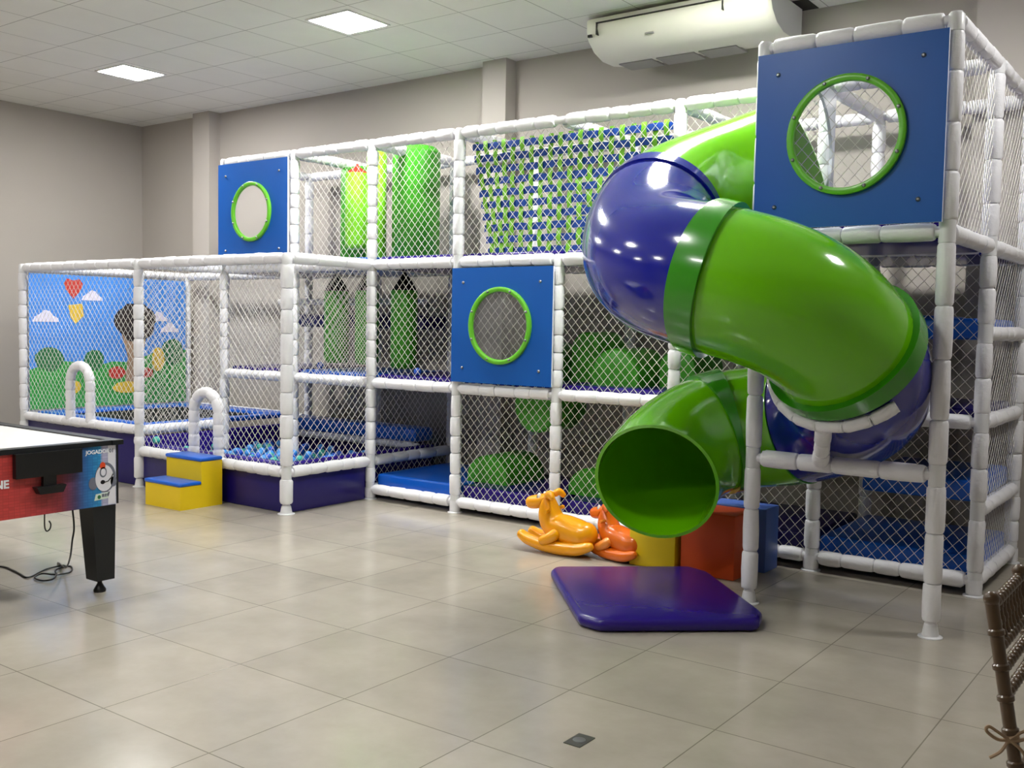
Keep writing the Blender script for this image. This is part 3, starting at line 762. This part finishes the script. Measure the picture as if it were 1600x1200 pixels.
# rocking toys: plain plastic rocker animals
def skin(name, verts, edges, radii, m_, parent, sub=2):
    me = bpy.data.meshes.new(name); me.from_pydata(verts, edges, []); o = bpy.data.objects.new(name, me); COL.objects.link(o)
    md = o.modifiers.new('s', 'SKIN'); md.use_smooth_shade = True
    sv = me.skin_vertices[0].data if len(me.skin_vertices) else None
    for i, r in enumerate(radii):
        sv[i].radius = r if isinstance(r, tuple) else (r, r)
    sv[0].use_root = True
    o.modifiers.new('u', 'SUBSURF').levels = sub; o.modifiers['u'].render_levels = sub
    dg = bpy.context.evaluated_depsgraph_get(); dg.update()
    m2 = bpy.data.meshes.new_from_object(o.evaluated_get(dg)); bpy.data.objects.remove(o)
    b = MB(); b.add([tuple(v.co) for v in m2.vertices], [tuple(p.vertices) for p in m2.polygons])
    return b.build(name, m_, parent)
def rocker(cx, cy, ang, sc, m_, m2, label, eye=True):
    t = empty('rocking_toy', (cx, cy, 0), label, 'rocking toy')
    R = Matrix.Rotation(ang, 4, 'Z')
    def P(x, y, z): v = R @ Vector((x*sc, y*sc, z*sc)); return (cx+v.x, cy+v.y, v.z)
    # forward is -x
    k = sc
    vs = [P(.03, 0, .145), P(.16, 0, .14), P(-.09, 0, .19), P(-.13, 0, .285), P(-.155, 0, .36), P(-.25, 0, .335), P(-.325, 0, .325), P(.25, 0, .19), P(-.2, 0, .30)]
    skin('body', vs, [(0, 1), (0, 2), (2, 3), (3, 4), (4, 5), (5, 6), (1, 7), (3, 8)], [.115*k, .11*k, .10*k, .074*k, .074*k, .055*k, .048*k, .06*k, .04*k], m_, t)
    for s in (-1, 1):
        vs = [P(-.34, s*.07, .125), P(-.27, s*.08, .085), P(-.13, s*.085, .058), P(0, s*.085, .050), P(.15, s*.085, .058), P(.27, s*.08, .10)]
        skin('runner', vs, [(i, i+1) for i in range(5)], [.034*k, .045*k, .050*k, .052*k, .050*k, .03*k], m_, t)
        vs = [P(.0, s*.08, .17), P(-.05, s*.12, .12), P(-.14, s*.115, .085)]
        skin('leg', vs, [(0, 1), (1, 2)], [.05*k, .042*k, .036*k], m2, t)
        vs = [P(-.13, s*.045, .39), P(-.09, s*.07, .425), P(-.05, s*.085, .38)]
        skin('ear', vs, [(0, 1), (1, 2)], [.024*k, .034*k, .018*k], m_, t)
        b = MB(); b.sphere(P(-.192, s*.040, .388), (.014*k, .014*k, .026*k), 12, 8); e = b.build('eye', 'eye_white', t)
        b = MB(); b.sphere(P(-.204, s*.045, .386), (.006*k, .006*k, .012*k), 8, 6); b.build('pupil', 'black_plastic', e)
        b = MB(); b.tube([P(-.10, s*.03, .30), P(-.09, s*.13, .30)], .014*k, 8); b.build('handlebar', m2, t)
    return t
rocker(2.545, -.66, radians(4), 1.0, 'rocker_yellow', 'rocker_yellow', 'yellow plastic animal rocking toy lying lowest at left of the slide mouth')
rocker(2.93, -.57, radians(-14), .86, 'rocker_orange', 'rocker_pale', 'orange plastic animal rocking toy between the yellow toy and the yellow block')

# floor outlet
FO = MB().box((4.312, -3.353, 0), (4.386, -3.240, .003)).build('floor_outlet', 'dark_steel', smooth=False); tag(FO, 'small square metal outlet cover set in the floor at the front', 'floor outlet')
MB().lathe((4.349, -3.297, .003), (4.349, -3.297, .006), [(0, .026), (.002, .025), (.003, .018)], 20).build('outlet_ring', 'steel', FO)

# ---- air hockey table
TX1, TX0, TY1, TY0, TZ = 1.10, -.75, -3.195, -4.12, .885
TB = empty('air_hockey_table', ((TX0+TX1)/2, (TY0+TY1)/2, 0), 'air hockey table with red and blue printed end at the left edge', 'game table')
b = MB(); b.box((TX0, TY0, .520), (TX1-.012, TY1, TZ-.02)); b.build('cabinet', 'table_black', TB, smooth=False)
b = MB(); b.box((TX1-.012, TY0+.01, .520), (TX1, TY1-.022, .872)); b.build('end_panel', 'table_art', TB, smooth=False, label='red and blue printed end panel')
b = MB()
for a, c in (((TX0-.02, TY0-.02), (TX1+.02, TY0+.055)), ((TX0-.02, TY1-.055), (TX1+.02, TY1+.015)), ((TX0-.02, TY0+.055), (TX0+.055, TY1-.055)), ((TX1-.055, TY0+.055), (TX1+.012, TY1-.055))):
    b.box((a[0], a[1], TZ-.018), (c[0], c[1], TZ+.010))
b.build('rim', 'table_black', TB, smooth=False)
MB().box((TX0+.055, TY0+.055, TZ-.02), (TX1-.055, TY1-.055, TZ+.002)).build('playfield', 'table_white', TB, smooth=False, label='white playing surface')
GY = -3.63
b = MB(); b.box((TX1, GY-.19, .735), (TX1+.035, GY+.185, TZ-.018)); gb = b.build('goal_box', 'black_plastic', TB, smooth=False)
b = MB(); b.box((TX1+.0, GY-.035, .672), (TX1+.025, GY+.04, .735)); b.build('chute', 'black_plastic', gb, smooth=False)
b = MB(); pr = [(GY-.085, .68), (GY+.085, .68), (GY+.065, .64), (GY-.065, .64)]
b.add([(TX1, p[0], p[1]) for p in pr]+[(TX1+.05, p[0], p[1]) for p in pr], [(0, 1, 2, 3), (7, 6, 5, 4)]+[(i, 4+i, 4+(i+1) % 4, (i+1) % 4) for i in range(4)]); b.build('tray', 'black_plastic', gb, smooth=False)
for (x, y) in ((TX1-.09, TY1-.085), (TX1-.09, TY0+.085), (TX0+.09, TY1-.085), (TX0+.09, TY0+.085)):
    b = MB(); w0, w1 = .074, .058; z0, z1 = .075, .52
    b.add([(x-w1, y-w1*.9+.012, z0), (x+w1, y-w1*.9+.012, z0), (x+w1, y+w0-.004, z0), (x-w1, y+w0-.004, z0), (x-w0, y-w0, z1), (x+w0, y-w0, z1), (x+w0, y+w0-.004, z1), (x-w0, y+w0-.004, z1)],
          [(3, 2, 1, 0), (4, 5, 6, 7), (0, 1, 5, 4), (1, 2, 6, 5), (2, 3, 7, 6), (3, 0, 4, 7)])
    lg = b.build('leg', 'table_black', TB, smooth=False)
    MB().lathe((x, y+.01, 0), (x, y+.01, .08), [(0, .034), (.012, .036), (.022, .030), (.05, .014), (.078, .012)], 14).build('levelling_foot', 'black_plastic', lg)
def text_mesh(body, size, loc, name, m_, parent, spacing=1.0, bold=0):
    cu = bpy.data.curves.new('t', 'FONT'); cu.body = body; cu.size = size; cu.extrude = .001; cu.space_character = spacing; cu.offset = bold; cu.resolution_u = 3
    o = bpy.data.objects.new('t', cu); COL.objects.link(o); dg = bpy.context.evaluated_depsgraph_get(); dg.update()
    m2 = bpy.data.meshes.new_from_object(o.evaluated_get(dg)); bpy.data.objects.remove(o)
    # lettering plane: x -> +Y, y -> +Z, normal +X
    b = MB(); b.add([(loc[0]+v.co.z, loc[1]+v.co.x, loc[2]+v.co.y) for v in m2.vertices], [tuple(p.vertices) for p in m2.polygons]); return b.build(name, m_, parent, smooth=False)
text_mesh('JOGADOR', .031, (TX1+.002, -3.405, .825), 'lettering', 'art_text', TB, 1.0, .0006)
text_mesh('01', .031, (TX1+.002, -3.262, .825), 'lettering', 'art_grey', TB, 1.0, .0006)
text_mesh('NE', .06, (TX1+.002, -3.918, .69), 'lettering', 'art_text', TB, 1.0, .002)
def disc(cy, cz, ry, rz, x, m_, name, th=.001):
    b = MB(); n = 28; vs = [(x+th, cy+ry*cos(2*pi*k/n), cz+rz*sin(2*pi*k/n)) for k in range(n)]+[(x, cy+ry*cos(2*pi*k/n), cz+rz*sin(2*pi*k/n)) for k in range(n)]
    b.add(vs, [tuple(range(n))]+[(k, n+k, n+(k+1) % n, (k+1) % n) for k in range(n)]); return b.build(name, m_, TB, smooth=False)
x = TX1
MB().box((x, -3.268, .525), (x+.001, -3.222, .868)).build('printed_stripe', 'art_white', TB, smooth=False)
disc(-3.285, .685, .064, .085, x+.001, 'art_grey', 'printed_emblem'); disc(-3.292, .68, .056, .076, x+.002, 'art_white', 'printed_emblem')
disc(-3.36, .655, .028, .036, x+.001, 'art_grey', 'printed_emblem'); disc(-3.235, .655, .02, .03, x+.002, 'art_grey', 'printed_emblem')
disc(-3.30, .715, .022, .030, x+.003, 'art_grey', 'printed_emblem'); disc(-3.30, .715, .015, .021, x+.004, 'art_white', 'printed_emblem')
disc(-3.303, .752, .017, .022, x+.003, 'art_orange', 'printed_emblem'); disc(-3.303, .658, .014, .012, x+.003, 'black_plastic', 'printed_emblem')
b = MB(); b.tube([(x+.004, -3.295, .655), (x+.004, -3.27, .66), (x+.004, -3.25, .68), (x+.004, -3.238, .70)], .003, 5); b.build('printed_emblem', 'black_plastic', TB)
b = MB(); b.add([(x+.001, -3.355, .555), (x+.001, -3.268, .562), (x+.001, -3.258, .598), (x+.001, -3.345, .592)], [(0, 1, 2, 3)]); b.build('sticker', 'art_pale', TB, smooth=False)
disc(-3.325, .574, .010, .011, x+.002, 'banner_hill_dark', 'sticker_mark')
for i, (ya, yb) in enumerate(((-3.308, -3.292), (-3.288, -3.279), (-3.275, -3.266))): MB().box((x+.001, ya, .572), (x+.0025, yb, .590)).build('sticker_mark', 'art_grey', TB, smooth=False)
# cable
def smooth_path(P, k=8):
    P = [Vector(p) for p in P]; out = []
    for i in range(len(P)-1):
        p0, p1, p2, p3 = P[max(0, i-1)], P[i], P[i+1], P[min(len(P)-1, i+2)]
        for j in range(k):
            t = j/k; out.append(.5*((2*p1)+(p2-p0)*t+(2*p0-5*p1+4*p2-p3)*t*t+(3*p1-p0-3*p2+p3)*t**3))
    return out+[P[-1]]
cp = [(1.0, -3.43, .52), (1.0, -3.42, .40), (.98, -3.42, .32), (.85, -3.36, .19), (.52, -3.20, .05), (.20, -3.07, .006), (.30, -3.11, .006), (.35, -3.07, .006), (.45, -3.12, .006), (.50, -3.18, .008), (.50, -3.26, .014), (.42, -3.30, .014), (.47, -3.37, .010), (.56, -3.37, .008), (.60, -3.33, .016), (.52, -3.26, .020), (.40, -3.20, .014), (.33, -3.10, .014),
      (.30, -3.20, .006), (.415, -3.378, .006), (.30, -3.37, .006), (.174, -3.352, .006), (.017, -3.354, .006), (-.3, -3.5, .006)]
CB = MB().tube(smooth_path(cp), .0052, 7).build('power_cable', 'black_plastic'); tag(CB, 'black power cable hanging from the game table and coiled on the floor', 'cable')
HK = MB().tube(smooth_path([(1.05, -3.62, .525), (1.05, -3.62, .44), (1.05, -3.608, .415), (1.05, -3.59, .425), (1.05, -3.585, .45), (1.05, -3.595, .47)]), .004, 6).build('wire_hook', 'black_plastic', TB)

# ---- air conditioner under the ceiling
ACo = empty('air_conditioner', (2.62, .9, 3.8), 'long cream air conditioner hung under the ceiling by the back wall', 'air conditioner')
x0, x1 = 1.86, 3.44
prof = [(1.2, 4.085), (1.2, 3.845), (.98, 3.805), (.80, 3.805), (.66, 3.85), (.56, 3.93), (.525, 4.0), (.53, 4.085)]
b = MB(); k = len(prof); xs = [x0, x0+.015, x0+.04, x1-.06, x1-.02, x1]; sc = [.9, .97, 1, 1, .98, .92]; cy, cz = .9, 3.96
for x, s in zip(xs, sc): b.v += [(x, cy+(p[0]-cy)*s, cz+(p[1]-cz)*s) for p in prof]
for i in range(len(xs)-1):
    for j in range(k): j2 = (j+1) % k; b.f.append((i*k+j, (i+1)*k+j, (i+1)*k+j2, i*k+j2)); b.mi.append(0)
b.f += [tuple(range(k)), tuple(reversed(range((len(xs)-1)*k, len(xs)*k)))]; b.mi += [0, 1]
b.build('body', ['ac_body', 'ac_side'], ACo, angle=30)
b = MB()
for a, c in (((1.97, .905, 3.796), (2.28, 1.13, 3.812)), ((2.32, .905, 3.796), (2.66, 1.13, 3.812)), ((2.70, .905, 3.796), (3.02, 1.13, 3.812))): b.box(a, c)
gr = b.build('intake_grille', 'ac_grille', ACo, smooth=False)
b = MB()
b.box((1.98, .505, 4.040), (3.08, .535, 4.046)); b.box((1.98, .508, 3.95), (1.986, .55, 4.046)); b.box((3.074, .508, 3.965), (3.08, .55, 4.046))
b.build('flap_gap', 'dark_gap', ACo, smooth=False)
b = MB(); b.box((2.40, .566, 3.905), (2.47, .59, 3.915)); b.build('badge', 'ac_grille', ACo, smooth=False)
b = MB(); b.box((1.89, .53, 3.945), (1.925, .555, 3.965)); b.build('sensor', 'black_plastic', ACo, smooth=False)
for x in (2.1, 3.2): MB().cyl((x, .9, 4.08), (x, .9, CEIL), .012).build('hanger', 'steel', ACo)
# dark opening in the ceiling beside it
HT = MB().box((3.27, 1.08, CEIL-.004), (3.51, 1.345, CEIL-.0005)).build('ceiling_hatch', 'dark_gap', smooth=False); tag(HT, 'dark square opening in the ceiling right of the air conditioner', 'ceiling opening')

# ---- bamboo-turned banquet chair at the right edge
CH = empty('banquet_chair', (6.10, -3.46, 0), 'brown turned-wood banquet chair with a ribbon bow at the right edge', 'chair')
def turned(p0, p1, r, rings, name, extra=None):
    p0 = Vector(p0); p1 = Vector(p1); L = (p1-p0).length; prof = [(0, r)]
    for q in rings:
        t = q*L; prof += [(t-.010, r), (t-.006, r*1.28), (t+.006, r*1.28), (t+.010, r)]
    prof.append((L, r)); return MB().lathe(p0, p1, prof, 12).build(name, 'chair_bronze', CH)
bx, tx = 5.925, 5.845; yA, yB = -3.665, -3.275; zs, zt_ = .45, .895
for y in (yA, yB):
    o = turned((bx, y, zs), (tx, y, zt_), .017, (.06, .25, .44, .62, .82), 'back_post')
    MB().sphere((tx, y, zt_+.006), .021, 12, 8).build('finial', 'chair_bronze', o)
    turned((bx, y, zs), (bx-.04, y, 0), .017, (.1, .45, .8), 'leg')
    turned((bx+.37, y, zs-.02), (bx+.38, y, 0), .017, (.1, .45, .8), 'leg')
def lean(z): return bx+(tx-bx)*(z-zs)/(zt_-zs)
def beaded(z, name, r=.011):
    b = MB(); L = yB-yA; n = 11; prof = []
    for i in range(n):
        a = L*i/n; w = L/n; prof += [(a, r*.55), (a+w*.2, r*1.1), (a+w*.5, r*1.35), (a+w*.8, r*1.1)]
    prof.append((L, r*.55)); b.lathe((lean(z), yA, z), (lean(z), yB, z), prof, 10); return b.build(name, 'chair_bronze', CH)
beaded(.885, 'top_rail', .012); beaded(.772, 'rail', .012); beaded(.715, 'rail', .012); beaded(.650, 'rail', .012)
for i in range(1, 9):
    y = yA+(yB-yA)*i/9; turned((lean(.775), y, .775), (lean(.885), y, .885), .0075, (.15, .5, .85), 'spindle')
b = MB(); b.box((bx-.01, yA-.01, .425), (bx+.40, yB+.01, .455), .012); b.build('seat', 'chair_bronze', CH)
b = MB(); b.box((bx+.02, yA+.01, .456), (bx+.39, yB-.01, .50), .018); b.build('cushion', 'chair_cushion', CH)
# ribbon bow round the near back post
bz = .545; bxp = lean(bz)
for pts in ([(0, 0, 0), (-.03, -.035, .02), (-.055, -.065, .035), (-.06, -.07, .022), (-.03, -.03, .0), (0, 0, 0)], [(0, 0, 0), (.03, .03, .02), (.06, .06, .03), (.055, .07, .01), (.02, .02, -.003), (0, 0, 0)],
            [(0, 0, 0), (-.02, -.03, -.03), (-.05, -.05, -.05)], [(0, 0, 0), (.03, .02, -.02), (.05, .04, -.045)]):
    P = smooth_path([(bxp-.002+p[0]*.8, yA-.022+p[1]*.5, bz+p[2]) for p in pts], 6)
    MB().tube(P, .0045, 6).build('ribbon_bow', 'ribbon', CH, label='pale ribbon bow tied to the post')
MB().lathe((lean(bz-.01), yA, bz-.01), (lean(bz+.01), yA, bz+.01), [(0, .0195), (.02, .0195)], 12).build('ribbon_bow', 'ribbon', CH, label='pale ribbon bow tied to the post')
